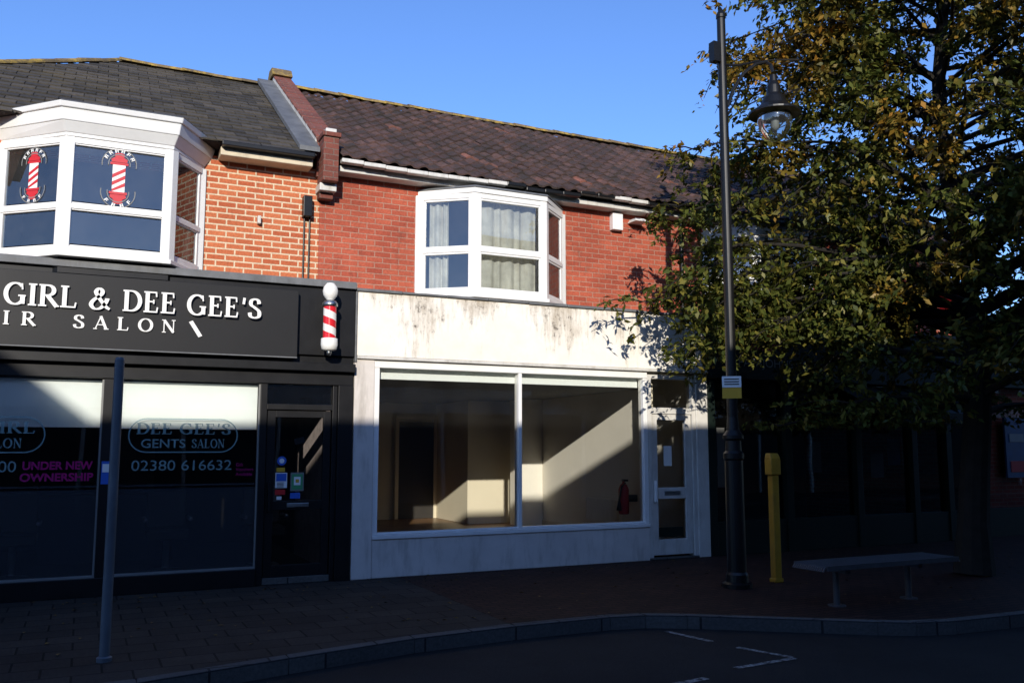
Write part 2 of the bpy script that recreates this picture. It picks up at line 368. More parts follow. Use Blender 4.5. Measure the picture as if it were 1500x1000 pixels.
# ------------------------------------------------------------ ground
g=B(); g.poly([(-300,-300,-.14),(300,-300,-.14),(300,300,-.14),(-300,300,-.14)],'asphalt'); g.make('ground')
kerb=[(-40,6.35),(-3,6.5),(.41,6.8),(1.5,7.08),(2.6,7.33),(3.6,7.43),(4.6,7.43),(4.95,7.36),(5.3,7.17),(6.7,6.16),(7.0,5.98),(7.4,5.88),(8.3,5.84),(45,5.8)]
r=B(); r.poly([(-60,.8,-.12),(60,.8,-.12),(60,7.6,-.12),(-60,7.6,-.12)],'asphalt'); r.make('road')
pv=B()
kin=[(x,y+.13) for x,y in kerb]
pv.hull(kin[:6]+[(3.6,11.0),(-40,11.0)],-.13,0,'slab')
pv.hull([kin[i] for i in range(5,len(kin))]+[(45,11.0),(3.6,11.0)],-.13,0,'paving')
pv.make('pavement')
kb=B()
for i in range(len(kerb)-1):
    a,b_=kerb[i],kerb[i+1]
    kb.hull([a,b_,(b_[0],b_[1]+.127),(a[0],a[1]+.127)],-.13,.004,'kerb')
kb.make('kerb',bevel=.012)
op=B(); op.box(-40,45,-3,.67,-.13,0,'slab'); op.make('far_pavement')
ok=B(); ok.box(-40,45,.673,.8,-.13,.004,'kerb'); ok.make('far_kerb',bevel=.012)
rm=B()
def rline(p0,p1,w=.08):
    a=Vector(p0);b=Vector(p1);d=(b-a).normalized();n=Vector((-d.y,d.x))*w/2
    rm.poly([(*(a-n),-.115),(*(b-n),-.115),(*(b+n),-.115),(*(a+n),-.115)],'roadpaint')
rline((5.03,7.15),(5.14,6.6),.06); rline((5.19,6.32),(5.36,5.83),.06); rline((5.36,5.80),(4.7,5.75),.06)
rline((4.3,5.6),(3.5,5.5),.07); rline((3.1,5.45),(2.3,5.35),.07); rline((7.6,3.2),(11,3.2),.1); rline((-3,3.2),(1,3.2),.1)
rm.make('road_markings')
fl=B()
for i in range(420):
    x=random.uniform(-1,14); y=random.uniform(6.2,10.6)
    z=.006+random.random()*.006
    if random.random()<.3: y=random.uniform(10.2,10.75)
    if y<7.6 and x<7: continue
    a=random.random()*6.28; s=random.uniform(.02,.035)
    fl.poly([(x+s*math.cos(a),y+s*math.sin(a),z),(x-s*.5*math.sin(a),y+s*.5*math.cos(a),z+.008),(x-s*math.cos(a),y-s*math.sin(a),z),(x+s*.5*math.sin(a),y-s*.5*math.cos(a),z+.004)],'deadleaf')
fl.make('fallen_leaves')

# ------------------------------------------------------------ shared building bits
YW=11.3; YE=10.98; YR=14.6; ZE=5.30; ZR=7.56
def room(bd,x0,x1,y0,y1,z0,z1,fl,wl,ce,t=.07):
    bd.box(x0,x1,y0,y1,z0-t,z0,fl); bd.box(x0,x1,y0,y1,z1,z1+t,ce)
    bd.box(x0-t,x0,y0,y1+t,z0-t,z1+t,wl); bd.box(x1,x1+t,y0,y1+t,z0-t,z1+t,wl)
    bd.box(x0,x1,y1,y1+t,z0-t,z1+t,wl)
def bay(parent,xl,fl_,fr,xr,yf,z0,zt,z1,mat,glass,sash=.05):
    pts=[(xl,YW-.02),(fl_,yf),(fr,yf),(xr,YW-.02)]
    f=B();gl=B()
    for i in range(3):
        a=Vector(pts[i]);b=Vector(pts[i+1]);L=(b-a).length;d=(b-a)/L
        P=lambda s:tuple(a+d*s)
        e=.055; e0=.03 if i==0 else e; e1=.03 if i==2 else e
        f.obox(P(e0),P(L-e1),z0,z0+.07,mat,.03,.04); f.obox(P(e0),P(L-e1),z1-.07,z1,mat,.03,.04)
        f.obox(P(e0),P(L-e1),zt-.03,zt+.03,mat,.03,.04)
        for (a0,a1) in ((z0+.07,zt-.03),(zt+.03,z1-.07)):
            f.obox(P(e0),P(e+sash),a0,a1,mat,.018,.03); f.obox(P(L-e-sash),P(L-e1),a0,a1,mat,.018,.03)
            f.obox(P(e+sash),P(L-e-sash),a0,a0+sash*.8,mat,.018,.03); f.obox(P(e+sash),P(L-e-sash),a1-sash*.8,a1,mat,.018,.03)
            q0=P(e+sash);q1=P(L-e-sash)
            gl.poly([(*q0,a0+.03),(*q1,a0+.03),(*q1,a1-.03),(*q0,a1-.03)],glass)
    for i,p in enumerate(pts):
        if i in(0,3):
            s=-1 if i==0 else 1
            a=(p[0]+s*.06,p[0]-s*.05); x0,x1=min(a),max(a)
            f.hull([(x0,YW-.03 if s<0 else YW-.075),(x1,YW-.075 if s<0 else YW-.03),(x1,YW+.02),(x0,YW+.02)],z0-.001,z1+.001,mat)
        else:
            s=-1 if i==1 else 1
            q=[(p[0]-s*.07,p[1]-.035),(p[0]+s*.02,p[1]-.035),(p[0]+s*.085,p[1]+.03),(p[0]+s*.04,p[1]+.085),(p[0]-s*.07,p[1]+.05)]
            f.hull(q if s>0 else q[::-1],z0-.001,z1+.001,mat)
    f.hull([(xl-.05,YW),(fl_-.04,yf-.07),(fr+.04,yf-.07),(xr+.05,YW)],z0-.05,z0,mat)
    f.make('bay_window_frame',parent,bevel=.006); gl.make('bay_window_glass',parent)
def curtain(bd,x0,y0,x1,y1,z0,z1,k,folds=7,amp=.025):
    n=folds*8; a=Vector((x0,y0));b=Vector((x1,y1));d=b-a; nr=Vector((d.y,-d.x)).normalized()
    P=[a+d*(i/n)+nr*amp*(math.sin(i/8*2*math.pi+.9*math.sin(i*.37))+.5*math.sin(i*.31)) for i in range(n+1)]
    for i in range(n): bd.poly([(*P[i],z0),(*P[i+1],z0),(*P[i+1],z1),(*P[i],z1)],k)

def tiled_roof(name,parent,x0,x1,k,w=.21,ex=.27):
    bd=B(); L=math.hypot(YR-YE,ZR-ZE); up=Vector((0,(YR-YE)/L,(ZR-ZE)/L)); nr=Vector((0,-up.z,up.y))
    prof=[(0,.0),(.15,.022),(.35,.034),(.52,.022),(.62,.002),(.85,-.002),(1.02,.004)]
    rows=int(L/ex)+1; cols=int((x1-x0)/w)
    for j in range(rows):
        for i in range(cols):
            xx=x0+i*w; s0=j*ex-.05; s1=min(s0+ex+.07,L)
            jz=random.uniform(-.004,.007); jl=random.uniform(-.010,.010); tilt=random.uniform(0,.008)
            sag=.022*math.sin(xx*.9+j*.2)
            A=[];Bb=[];C=[]
            for s,h in prof:
                o=Vector((xx+s*w,YE,ZE))
                A.append(o+up*(s0+jl)+nr*(h+.052+jz+tilt+sag)); Bb.append(o+up*s1+nr*(h+.028+jz+sag)); C.append(o+up*(s0+jl)+nr*(h+.03+jz+sag))
            n=len(bd.v); c=len(prof); bd.v+= [tuple(p) for p in C+A+Bb]; q=bd.mi(k)
            for t in range(c-1):
                bd.f.append((n+t,n+t+1,n+c+t+1,n+c+t)); bd.m.append(q)
                bd.f.append((n+c+t,n+c+t+1,n+2*c+t+1,n+2*c+t)); bd.m.append(q)
    return bd.make(name,parent,smooth=False)
def ridge(name,parent,p0,p1,k,r=.11,seg=.42):
    bd=B(); a=Vector(p0);b=Vector(p1);L=(b-a).length;d=(b-a)/L;n=int(L/seg)
    side=d.cross(Vector((0,0,1))).normalized(); upv=side.cross(d)
    for i in range(n):
        s0=a+d*(i*L/n)+Vector((0,0,random.uniform(-.012,.012)));s1=a+d*((i+1)*L/n+.03)
        r0=r*1.08;r1=r
        A=[s0+side*math.cos(t)*r0+upv*math.sin(t)*r0*.8 for t in [math.pi*q/7 for q in range(8)]]
        C=[s1+side*math.cos(t)*r1+upv*math.sin(t)*r1*.8 for t in [math.pi*q/7 for q in range(8)]]
        nn=len(bd.v); bd.v+=[tuple(p) for p in A+C]; q=bd.mi(k)
        for t in range(7): bd.f.append((nn+t,nn+t+1,nn+8+t+1,nn+8+t)); bd.m.append(q)
        bd.f.append(tuple(nn+t for t in range(8))); bd.m.append(q)
    bd.make(name,parent)

# ============================================================ LEFT: HAIR SALON
hs=empty('hair_salon_building')
w=B()
XL=-3.3; XP=2.62
w.box(XL,-.94,YW,YW+.25,3.5,5.22,'brickL'); w.box(1.08,XP,YW,YW+.25,3.5,5.22,'brickL')
w.box(-.94,1.08,YW,YW+.25,5.0,5.22,'brickL')
w.box(XL,XL+.25,YW+.25,18,0,5.22,'brickL'); w.box(XL+.25,2.74,17.8,18,0,5.22,'brickL')
w.box(XL,XL+.2,10.8,YW+.25,0,3.5,'brickL')
w.make('upper_brick_wall',hs)
rf=B()
e0=(XL-.13,YE,ZE);e1=(2.5,YE,ZE);r0=(.19,YR,ZR);r1=(2.5,YR,ZR);b1=(2.5,18.22,ZE);b0=(XL-.13,18.22,ZE)
rf.poly([e0,e1,r1,r0],'slateflat'); rf.poly([b0,e0,r0],'slateflat'); rf.poly([b1,b0,r0,r1],'slateflat'); rf.poly([e1,b1,r1],'slateflat'); rf.poly([e0,b0,b1,e1],'slateflat')
rf.make('roof_deck',hs)
sl=B(); L=math.hypot(YR-YE,ZR-ZE); up=Vector((0,(YR-YE)/L,(ZR-ZE)/L)); nr=Vector((0,-up.z,up.y))
ex=.19; sw=.27
for j in range(int(L/ex)+1):
    for i in range(-2,24):
        xx=XL-.3+i*sw+(j%2)*sw*.5; s0=j*ex-.04; s1=min(s0+ex*1.9,L)
        ym=YE+up.y*(s0+.05)
        xlim=.19-(YR-ym)
        if xx<xlim-.06 or xx+sw>2.53: continue
        g_=.004; z=random.uniform(0,.008)
        jl=random.uniform(-.012,.012)
        if random.random()<.04: jl-=.035
        P=lambda x,s,h:tuple(Vector((x,YE,ZE))+up*s+nr*h)
        x0_,x1_=xx+g_,xx+sw-g_
        z2=random.uniform(0,.006)
        sl.poly([P(x0_,s0+jl,.032+z),P(x1_,s0+jl,.032+z+z2),P(x1_,s1,.006),P(x0_,s1,.006)],'slate')
        n=len(sl.v)-4
        sl.v+=[P(x0_,s0+jl,.016+z),P(x1_,s0+jl,.016+z)]; sl.f.append((n+4,n+5,n+1,n)); sl.m.append(sl.mi('slate'))
sl.make('roof_slates',hs)
ridge('ridge_tiles',hs,(.19,YR,ZR+.02),(2.5,YR,ZR+.02),'ridge',.08)
ridge('hip_tiles',hs,(XL-.1,YE+.03,ZE+.03),(.19,YR,ZR+.02),'ridge',.07)
ev=B()
ev.box(XL-.1,-1.25,YE+.05,YW,5.16,5.27,'cream'); ev.box(1.33,2.46,YE+.05,YW,5.16,5.27,'cream')
ev.box(XL-.1,-1.25,YE-.07,YE+.045,5.24,5.31,'gutter'); ev.box(1.33,2.46,YE-.07,YE+.045,5.25,5.31,'gutter')
ev.make('eaves_and_gutter',hs,bevel=.01)
bay(hs,-1.0,-.33,.745,1.14,10.70,3.72,4.24,5.02,'white','glassBay',.02)
cn=B()
def bp(xl,fl_,fr,xr,yf,o): return [(xl-o,YW+.02),(fl_-o*.5,yf-o),(fr+o*.5,yf-o),(xr+o,YW+.02)]
args=(-1.0,-.33,.745,1.14,10.70)
cn.hull(bp(*args,.045),5.02,5.06,'white')
cn.hull(bp(*args,.05),5.06,5.17,'white',bp(*args,.12))
cn.hull(bp(*args,.13),5.17,5.30,'white',bp(*args,.16))
cn.hull(bp(*args,.18),5.30,5.36,'white',bp(*args,.2))
cn.hull(bp(*args,.205),5.36,5.38,'lead',bp(*args,.17))
cn.make('bay_cornice',hs,bevel=.008)
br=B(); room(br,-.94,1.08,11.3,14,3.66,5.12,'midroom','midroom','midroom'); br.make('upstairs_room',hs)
bb=B(); bb.hull([(-1.04,YW),(-.36,10.74),(.77,10.74),(1.16,YW)],3.5,3.67,'black'); bb.make('bay_base',hs)
def motif(name,o,ax,s):
    bd=B()
    def mp(x,z,lay=0):
        nrm=Vector((ax[1],-ax[0],0)); p=Vector(o)+Vector((ax[0],ax[1],0))*(x*s)+Vector((0,0,z*s))+nrm*(.004+lay*.0015)
        return tuple(p)
    def P(pts,k,lay=0): bd.poly([mp(x,z,lay) for x,z in pts],k)
    P([(-.085,-.2),(.085,-.2),(.085,.2),(-.085,.2)],'letter',0)
    for i in range(-3,3):
        z=i*.11
        q=[(-.085,z),(.085,z+.11),(.085,z+.165),(-.085,z+.055)]
        if z+.165>.21 or z<-.26: continue
        q=[(x,max(-.2,min(.2,zz))) for x,zz in q]
        P(q,'red',1)
    for sg in(1,-1):
        P([(-.12,.2*sg),(.12,.2*sg),(.12,.235*sg),(-.12,.235*sg)],'red',1)
        P([(-.10,.24*sg),(.10,.24*sg),(.11,.28*sg),(.05,.32*sg),(-.05,.32*sg),(-.11,.28*sg)],'red',1)
        P([(.07*math.cos(t),(.34+.04*math.sin(t))*sg) for t in [math.pi*2*q/12 for q in range(12)]],'red',2)
    for sg in(1,-1):
        for r_ in(.235,.15):
            pts=[(r_*math.cos(t),sg*(.21+r_*math.sin(t)*1.0)) for t in [math.radians(-10+200*q/24) for q in range(25)]]
            for a,b_ in zip(pts,pts[1:]):
                m_=1-.014/r_
                P([a,b_,(b_[0]*m_,sg*.21+(b_[1]-sg*.21)*m_),(a[0]*m_,sg*.21+(a[1]-sg*.21)*m_)],'dimwhite',3)
        word='BARBER' if sg>0 else 'SHOP'
        for i,c in enumerate(word):
            t=math.radians(90+sg*(62-124*i/(len(word)-1))) if sg>0 else math.radians(-90-50+100*i/(len(word)-1))
            cx,cz=.195*math.cos(t),sg*.21+.195*math.sin(t)
            rot=t-math.pi/2 if sg>0 else t+math.pi/2
            R=lambda x,z:(cx+x*math.cos(rot)-z*math.sin(rot),cz+x*math.sin(rot)+z*math.cos(rot))
            P([R(-.022,-.025),R(-.008,-.025),R(-.008,.025),R(-.022,.025)],'letter',3)
            P([R(-.008,.015),R(.02,.015),R(.02,.025),R(-.008,.025)],'letter',3)
            P([R(-.008,-.006),R(.02,-.006),R(.02,.004),R(-.008,.004)],'letter',3)
            if c in'BRHOA': P([R(.012,-.025),R(.022,-.025),R(.022,.025),R(.012,.025)],'letter',4)
    bd.make(name,hs)
motif('barber_window_sticker',(.2,10.695,4.61),(1,0),.78)
dd=Vector((-.33+1.0,10.7-11.28)).normalized()
motif('barber_window_sticker_side',(-.66,10.985,4.61),(dd.x,dd.y),.72)

sf=B()
sf.box(XL,2.985,10.78,YW,2.72,3.56,'black')
sf.box(XL,2.985,10.72,YW,3.565,3.64,'lead')
sf.box(XL,2.99,10.76,YW,3.64,3.66,'lead')
sf.box(XL,2.985,10.70,10.9,2.52,2.62,'black')
sf.box(XL,2.985,10.80,11.0,2.36,2.52,'black')
sf.box(XL,2.985,10.83,11.05,2.62,2.72,'black')
sf.box(2.80,2.985,10.79,11.0,0,2.36,'black')
sf.box(1.87,1.95,10.82,10.95,0,2.36,'black')
sf.box(2.74,2.797,10.83,10.95,0,2.36,'black')
sf.box(.17,.28,10.82,10.95,.2,2.36,'black'); sf.box(-1.9,-1.79,10.82,10.95,.2,2.36,'black')
sf.box(XL+.2,1.868,10.80,10.97,0,.2,'black')
sf.box(1.95,2.74,10.83,10.95,2.05,2.12,'black')
sf.make('shopfront_frame',hs,bevel=.006)
wt=B()
wt.box(.28,1.868,10.835,10.87,.2,.225,'dimwhite'); wt.box(-1.79,.17,10.835,10.87,.2,.225,'dimwhite'); wt.box(.28,.30,10.84,10.87,.225,2.35,'dimwhite'); wt.box(1.85,1.868,10.84,10.87,.225,2.35,'dimwhite'); wt.box(.15,.169,10.84,10.87,.225,2.35,'dimwhite')
wt.make('window_trims',hs)
dl=B()
dl.box(1.96,2.06,10.86,10.91,.08,2.04,'black'); dl.box(2.64,2.73,10.86,10.91,.08,2.04,'black')
dl.box(2.06,2.64,10.86,10.91,.08,.22,'black'); dl.box(2.06,2.64,10.86,10.91,1.96,2.04,'black'); dl.box(2.06,2.64,10.86,10.91,.86,.97,'black')
dl.box(2.22,2.48,10.845,10.86,.89,.94,'steel'); dl.box(1.99,2.02,10.82,10.86,.85,1.2,'gutter')
dl.box(1.95,2.74,10.83,11.0,0,.08,'kerb')
dl.make('door_frame',hs,bevel=.004)
gs=B()
for x0,x1,z0,z1 in((-3.1,-1.9,.2,2.36),(-1.79,.17,.2,2.36),(.28,1.87,.2,2.36),(2.06,2.64,.22,.86),(2.06,2.64,.97,1.96),(1.95,2.74,2.12,2.36)):
    gs.poly([(x0,10.885,z0),(x1,10.885,z0),(x1,10.885,z1),(x0,10.885,z1)],'glassDark')
gs.make('shop_window_glass',hs)
fr=B()
for x0,x1 in((-1.79,.15),(.30,1.85)):
    fr.poly([(x0,10.88,.22),(x1,10.88,.22),(x1,10.88,1.14),(x0,10.88,1.14)],'frost')
    fr.poly([(x0,10.88,1.165),(x1,10.88,1.165),(x1,10.88,1.185),(x0,10.88,1.185)],'frost')
fr.make('frosted_window_film',hs)
bl=B()
bl.box(-1.77,.15,10.93,10.935,1.84,2.34,'blind'); bl.box(.3,1.85,10.93,10.935,1.83,2.34,'blind')
bl.box(-1.77,.15,10.925,10.94,1.82,1.84,'white'); bl.box(.3,1.85,10.925,10.94,1.81,1.83,'white')
bl.make('roller_blinds',hs)
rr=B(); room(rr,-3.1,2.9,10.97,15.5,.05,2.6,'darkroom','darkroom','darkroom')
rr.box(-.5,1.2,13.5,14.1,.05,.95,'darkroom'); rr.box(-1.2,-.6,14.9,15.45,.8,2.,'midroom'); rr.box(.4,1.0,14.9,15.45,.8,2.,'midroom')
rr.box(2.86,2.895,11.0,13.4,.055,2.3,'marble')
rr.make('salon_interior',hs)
ch=B()
for cx in(2.2,1.0,-.7):
    ch.lathe((cx,12.2,0),[(.22,.05),(.22,.08),(.04,.1),(.04,.45),(.2,.46)],'steel',16)
    ch.box(cx-.25,cx+.25,11.95,12.45,.46,.58,'doorshade_seat'); ch.box(cx-.24,cx+.24,12.4,12.5,.58,1.05,'doorshade_seat')
    ch.box(cx-.29,cx-.24,12.0,12.4,.68,.73,'steel'); ch.box(cx+.24,cx+.29,12.0,12.4,.68,.73,'steel')
ch.make('salon_chairs',hs,bevel=.02)
sg=B(); sg.box(XL+.1,2.25,10.66,10.775,2.66,3.48,'signblack')
sg.box(XL+.1,2.25,10.652,10.66,2.66,2.675,'lead')
sg.make('sign_board',hs,bevel=.006)
serif('sign_letters_girl_dee_gees',hs,"GIRL & DEE GEE'S",-.84,1.80,10.66,3.10,.235,'letter',track=.10,proud=.028)
serif('sign_letters_hair',hs,"HAIR",-1.33,-.53,10.66,2.885,.145,'letter',track=.75)
serif('sign_letters_salon',hs,"SALON",-.17,.87,10.66,2.885,.145,'letter',track=.62)
tp=B(); tp.poly([(1.01,10.645,3.02),(1.05,10.645,3.04),(1.16,10.645,2.87),(1.12,10.645,2.85)],'letter'); tp.make('peeling_tape',hs)
def pill(name,x0,x1,z0,z1,y,k,w=.014):
    bd=B(); r_=(z1-z0)/2; c=[]
    for t in range(17): a=math.radians(90-180*t/16); c.append((x1-r_+r_*math.cos(a),(z0+z1)/2+r_*math.sin(a)))
    for t in range(17): a=math.radians(270-180*t/16); c.append((x0+r_+r_*math.cos(a),(z0+z1)/2+r_*math.sin(a)))
    cz=(z0+z1)/2
    def ins(p,w):
        cx=min(max(p[0],x0+r_),x1-r_); v=Vector((p[0]-cx,p[1]-cz)); v*= (r_-w)/r_; return (cx+v.x,cz+v.y)
    for i in range(len(c)):
        a=c[i];b_=c[(i+1)%len(c)];d=ins(b_,w);e=ins(a,w)
        bd.poly([(a[0],y,a[1]),(b_[0],y,b_[1]),(d[0],y,d[1]),(e[0],y,e[1])],k)
    bd.make(name,hs)
YT=10.876
pill('etched_outline',.44,1.63,1.54,1.93,YT,'teal'); pill('etched_outline_left',-1.56,-.38,1.54,1.93,YT,'teal')
serif('etched_dee_gees',hs,"DEE GEE'S",.53,1.54,YT+.008,1.75,.125,'teal',track=.1)
serif('etched_gents_salon',hs,"SALON",1.12,1.48,YT+.008,1.595,.10,'teal',track=.12)
text('etched_gents',hs,"GENTS",.58,1.05,YT,1.595,.10,'teal',bold=.01)
serif('etched_girl',hs,"GIRL",-.98,-.48,YT+.008,1.75,.125,'teal',track=.1)
serif('etched_salon',hs,"SALON",-1.0,-.6,YT+.008,1.595,.10,'teal',track=.12)
text('phone_number',hs,"02380 616632",.49,1.57,YT,1.34,.115,'teal')
text('phone_number_left',hs,"02380 610000",-1.65,-.64,YT,1.34,.115,'teal')
text('pink_notice_top',hs,"UNDER NEW",-.58,.1,YT,1.36,.09,'pink',bold=.03)
text('pink_notice_bottom',hs,"OWNERSHIP",-.6,.11,YT,1.235,.09,'pink',bold=.03)
text('voucher_notice',hs,"Gift\nVouchers\nAvailable",1.62,1.82,YT,1.27,.15,'pink')
st=B()
def stick(x0,x1,z0,z1,k,y=10.853): st.poly([(x0,y,z0),(x1,y,z0),(x1,y,z1),(x0,y,z1)],k)
stick(.185,.275,1.2,1.45,'blue',10.812); stick(.195,.265,1.33,1.42,'letter',10.809)
Y2=10.878
stick(2.08,2.22,1.12,1.3,'letter',Y2); stick(2.09,2.21,1.2,1.29,'blue',Y2-.003)
for i in range(4): stick(2.10,2.18,1.13+i*.016,1.137+i*.016,'gutter',Y2-.003)
stick(2.26,2.42,1.08,1.3,'dimwhite',Y2); stick(2.275,2.405,1.1,1.28,'green',Y2-.003); stick(2.30,2.38,1.15,1.25,'letter',Y2-.006); stick(2.32,2.36,1.18,1.22,'yplate',Y2-.009)
stick(2.08,2.2,1.04,1.10,'red',Y2); stick(2.26,2.38,.99,1.06,'blue',Y2); stick(2.09,2.19,1.31,1.36,'yplate',Y2)
st.poly([(2.15+.055*math.cos(t),Y2,1.44+.055*math.sin(t)) for t in [q*math.pi/8 for q in range(16)]],'blue')
st.poly([(2.15+.03*math.cos(t),Y2-.003,1.44+.03*math.sin(t)) for t in [q*math.pi/8 for q in range(16)]],'letter')
stick(2.1,2.16,.98,1.02,'letter',Y2)
st.poly([(2.30,Y2,1.63),(2.42,Y2,1.66),(2.41,Y2,1.73),(2.29,Y2,1.70)],'black')
st.make('door_stickers',hs)
bq=B(); cx,cy=2.60,10.52
bq.lathe((cx,cy,0),[(.0,3.585),(.045,3.575),(.08,3.53),(.092,3.48),(.085,3.43),(.06,3.39),(.04,3.37)],'letter',24)
bq.lathe((cx,cy,0),[(.04,3.37),(.07,3.36),(.09,3.33),(.095,3.29),(.08,3.285)],'steel',24)
bq.lathe((cx,cy,0),[(.078,2.90),(.078,3.29)],'stripes',32,uvs=5.5)
bq.lathe((cx,cy,0),[(.08,2.905),(.098,2.90),(.10,2.82),(.09,2.77),(.05,2.75),(.0,2.75)],'letter',24)
bq.lathe((cx,cy,0),[(.0,2.69),(.025,2.70),(.03,2.73),(.03,2.75)],'steel',16)
bq.box(cx-.02,cx+.02,cy+.07,10.779,3.31,3.35,'steel'); bq.box(cx-.02,cx+.02,cy+.08,10.779,2.83,2.87,'steel')
bq.make('barber_pole',hs,smooth=True)
wb=B(); wb.box(2.39,2.50,11.17,YW-.003,4.55,4.82,'gutter'); wb.tube([(2.42,11.27,4.55),(2.42,11.27,3.66)],.012,'gutter',6); wb.tube([(2.49,11.27,4.55),(2.49,11.27,3.66)],.012,'gutter',6)
wb.box(1.83,1.87,11.22,YW-.003,4.4,4.5,'whiteold')
wb.make('wall_box_and_cables',hs,bevel=.006)

# ============================================================ party parapet
pp=empty('party_wall_parapet'); p_=B()
h=.22
p_.prismX([(11.2,5.1),(11.2,ZE+.14+h*.7),(YR,ZR+h),(18.2,ZE+h),(18.2,5.1)],2.55,2.79,'brickP')
p_.make('parapet_brick',pp)
p2=B()
for i in range(11):
    t0=i/11;t1=(i+1)/11-.01
    a=(11.2+(YR-11.2)*t0,ZE+.14+h*.7+(ZR+h-ZE-.14-h*.7)*t0+.003);b_=(11.2+(YR-11.2)*t1,ZE+.14+h*.7+(ZR+h-ZE-.14-h*.7)*t1+.003)
    p2.prismX([a,(a[0],a[1]+.05),(b_[0],b_[1]+.05),b_],2.53,2.81,'brickP')
p2.prismX([(YR-.25,ZR+h-.06),(YR-.12,ZR+h+.1),(YR+.1,ZR+h+.12),(YR+.3,ZR+h-.05)],2.50,2.83,'ridge')
p2.make('parapet_coping',pp,bevel=.01)
p3=B(); p3.box(2.57,2.77,10.93,11.25,4.98,5.56,'brickP'); p3.box(2.55,2.79,10.90,11.19,5.56,5.62,'brickP'); p3.box(2.60,2.74,10.95,11.17,5.62,5.68,'whiteold')
p3.box(2.56,2.78,11.05,YW,4.88,4.98,'whiteold'); p3.box(2.58,2.76,11.15,YW,4.80,4.88,'brickP')
p3.make('parapet_pier',pp,bevel=.01)
p4=B(); L_=[(11.0,ZE+.06),(11.0,ZE+.12),(YR-.1,ZR+.1),(YR-.1,ZR+.02)]
p4.prismX(L_,2.28,2.54,'lead'); p4.prismX([(11.25,ZE+.2),(11.25,ZE+.36),(YR-.05,ZR+.2),(YR-.05,ZR+.06)],2.535,2.548,'whiteold'); p4.make('parapet_flashing',pp)

# ============================================================ MIDDLE: VACANT SHOP
vs=empty('vacant_shop_building')
w=B(); XM0=2.62; XM1=8.44
w.box(XM0+.002,4.05,YW-.004,YW+.25,3.5,5.22,'brickM'); w.box(6.17,XM1,YW-.004,YW+.25,3.5,5.22,'brickM'); w.box(4.05,6.17,YW-.004,YW+.25,5.08,5.22,'brickM')
w.box(2.8,XM1,17.8,18,0,5.22,'brickM')
w.make('upper_brick_wall',vs)
rf=B(); rf.prismX([(YE,ZE),(YR,ZR),(18.22,ZE)],2.805,14.6,'gutter'); rf.make('roof_deck',vs)
tiled_roof('roof_tiles',vs,2.81,14.6,'tile')
ridge('ridge_tiles',vs,(2.81,YR,ZR+.05),(14.6,YR,ZR+.05),'ridge',.09)
ev=B(); ev.box(2.81,14.6,YE+.09,YW-.006,5.165,5.245,'whiteold')
n=40
for i in range(n):
    x0=2.81+i*(14.6-2.81)/n; x1=2.81+(i+1)*(14.6-2.81)/n
    dz=-.025*math.sin(i*.4)-(.05 if 9<=i<=11 else 0)
    ev.box(x0,x1-.002,YE-.065,YE+.04,5.245+dz,5.30+dz,'whiteold' if (i<8 or 13<i<16) else 'gutter')
ev.make('eaves_and_gutter',vs,bevel=.01)
bay(vs,4.0,4.62,5.68,6.22,10.80,3.64,4.25,5.03,'white','glassBay',.035)
cn=B(); args=(4.0,4.62,5.68,6.22,10.80)
cn.hull(bp(*args,.05),5.03,5.10,'white'); cn.hull(bp(*args,.07),5.10,5.13,'lead',bp(*args,.05)); cn.hull(bp(*args,.04),5.13,5.18,'lead',bp(*args,-.12)); cn.make('bay_cap',vs,bevel=.006)
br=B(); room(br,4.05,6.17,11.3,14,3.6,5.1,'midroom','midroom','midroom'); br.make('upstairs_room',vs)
cu=B()
curtain(cu,4.70,10.93,5.6,10.93,3.7,5.0,'curtain',6,.018); curtain(cu,4.14,11.27,4.36,11.09,3.7,5.0,'curtain',3); curtain(cu,5.72,10.98,6.0,11.25,3.7,5.0,'curtain',4)
cu.make('net_curtains',vs)
bb=B(); bb.hull([(3.96,YW),(4.6,10.86),(5.7,10.86),(6.26,YW)],3.5,3.588,'white'); bb.make('bay_base',vs)
fb=B(); fb.box(3.02,7.55,10.78,YW,2.74,3.55,'fascia'); fb.box(7.552,XM1,10.785,YW,2.74,3.55,'fascia'); fb.make('rendered_fascia',vs,bevel=.006)
ld=B()
for i in range(9):
    x0=2.995+i*.605; ld.box(x0,x0+.6,10.745,YW,3.553+random.uniform(-.004,.004),3.59+random.uniform(-.008,.01),'lead')
ld.box(2.99,3.017,10.77,YW,2.66,3.55,'lead')
ld.box(3.02,XM1,10.76,10.95,2.70,2.737,'whiteold')
ld.make('lead_capping',vs,bevel=.008)
pl=B(); pl.box(3.0,3.26,10.80,11.1,0,2.698,'wallL'); pl.box(3.262,7.37,10.81,11.05,0,.47,'wallL'); pl.box(8.23,XM1,10.80,11.1,0,2.698,'whiteold')
pl.make('rendered_pillar_and_riser',vs,bevel=.01)
wf=B()
wf.box(3.262,7.37,10.79,10.97,.472,.52,'white')
wf.box(3.262,3.33,10.82,10.95,.522,2.60,'white'); wf.box(7.30,7.37,10.82,10.95,.522,2.60,'white')
wf.box(5.285,5.335,10.82,10.95,.522,2.60,'white')
wf.box(3.262,7.37,10.815,10.96,2.602,2.698,'white')
wf.box(3.332,5.283,10.83,10.93,.522,.55,'white'); wf.box(5.337,7.298,10.83,10.93,.522,.55,'white')
wf.make('shop_window_frame',vs,bevel=.005)
bh=B(); bh.box(3.34,7.29,10.96,11.0,2.47,2.60,'blind'); bh.make('blind_box',vs)
gs=B()
for a,b_ in((3.33,5.285),(5.335,7.30)): gs.poly([(a,10.885,.55),(b_,10.885,.55),(b_,10.885,2.602),(a,10.885,2.602)],'glassShop')
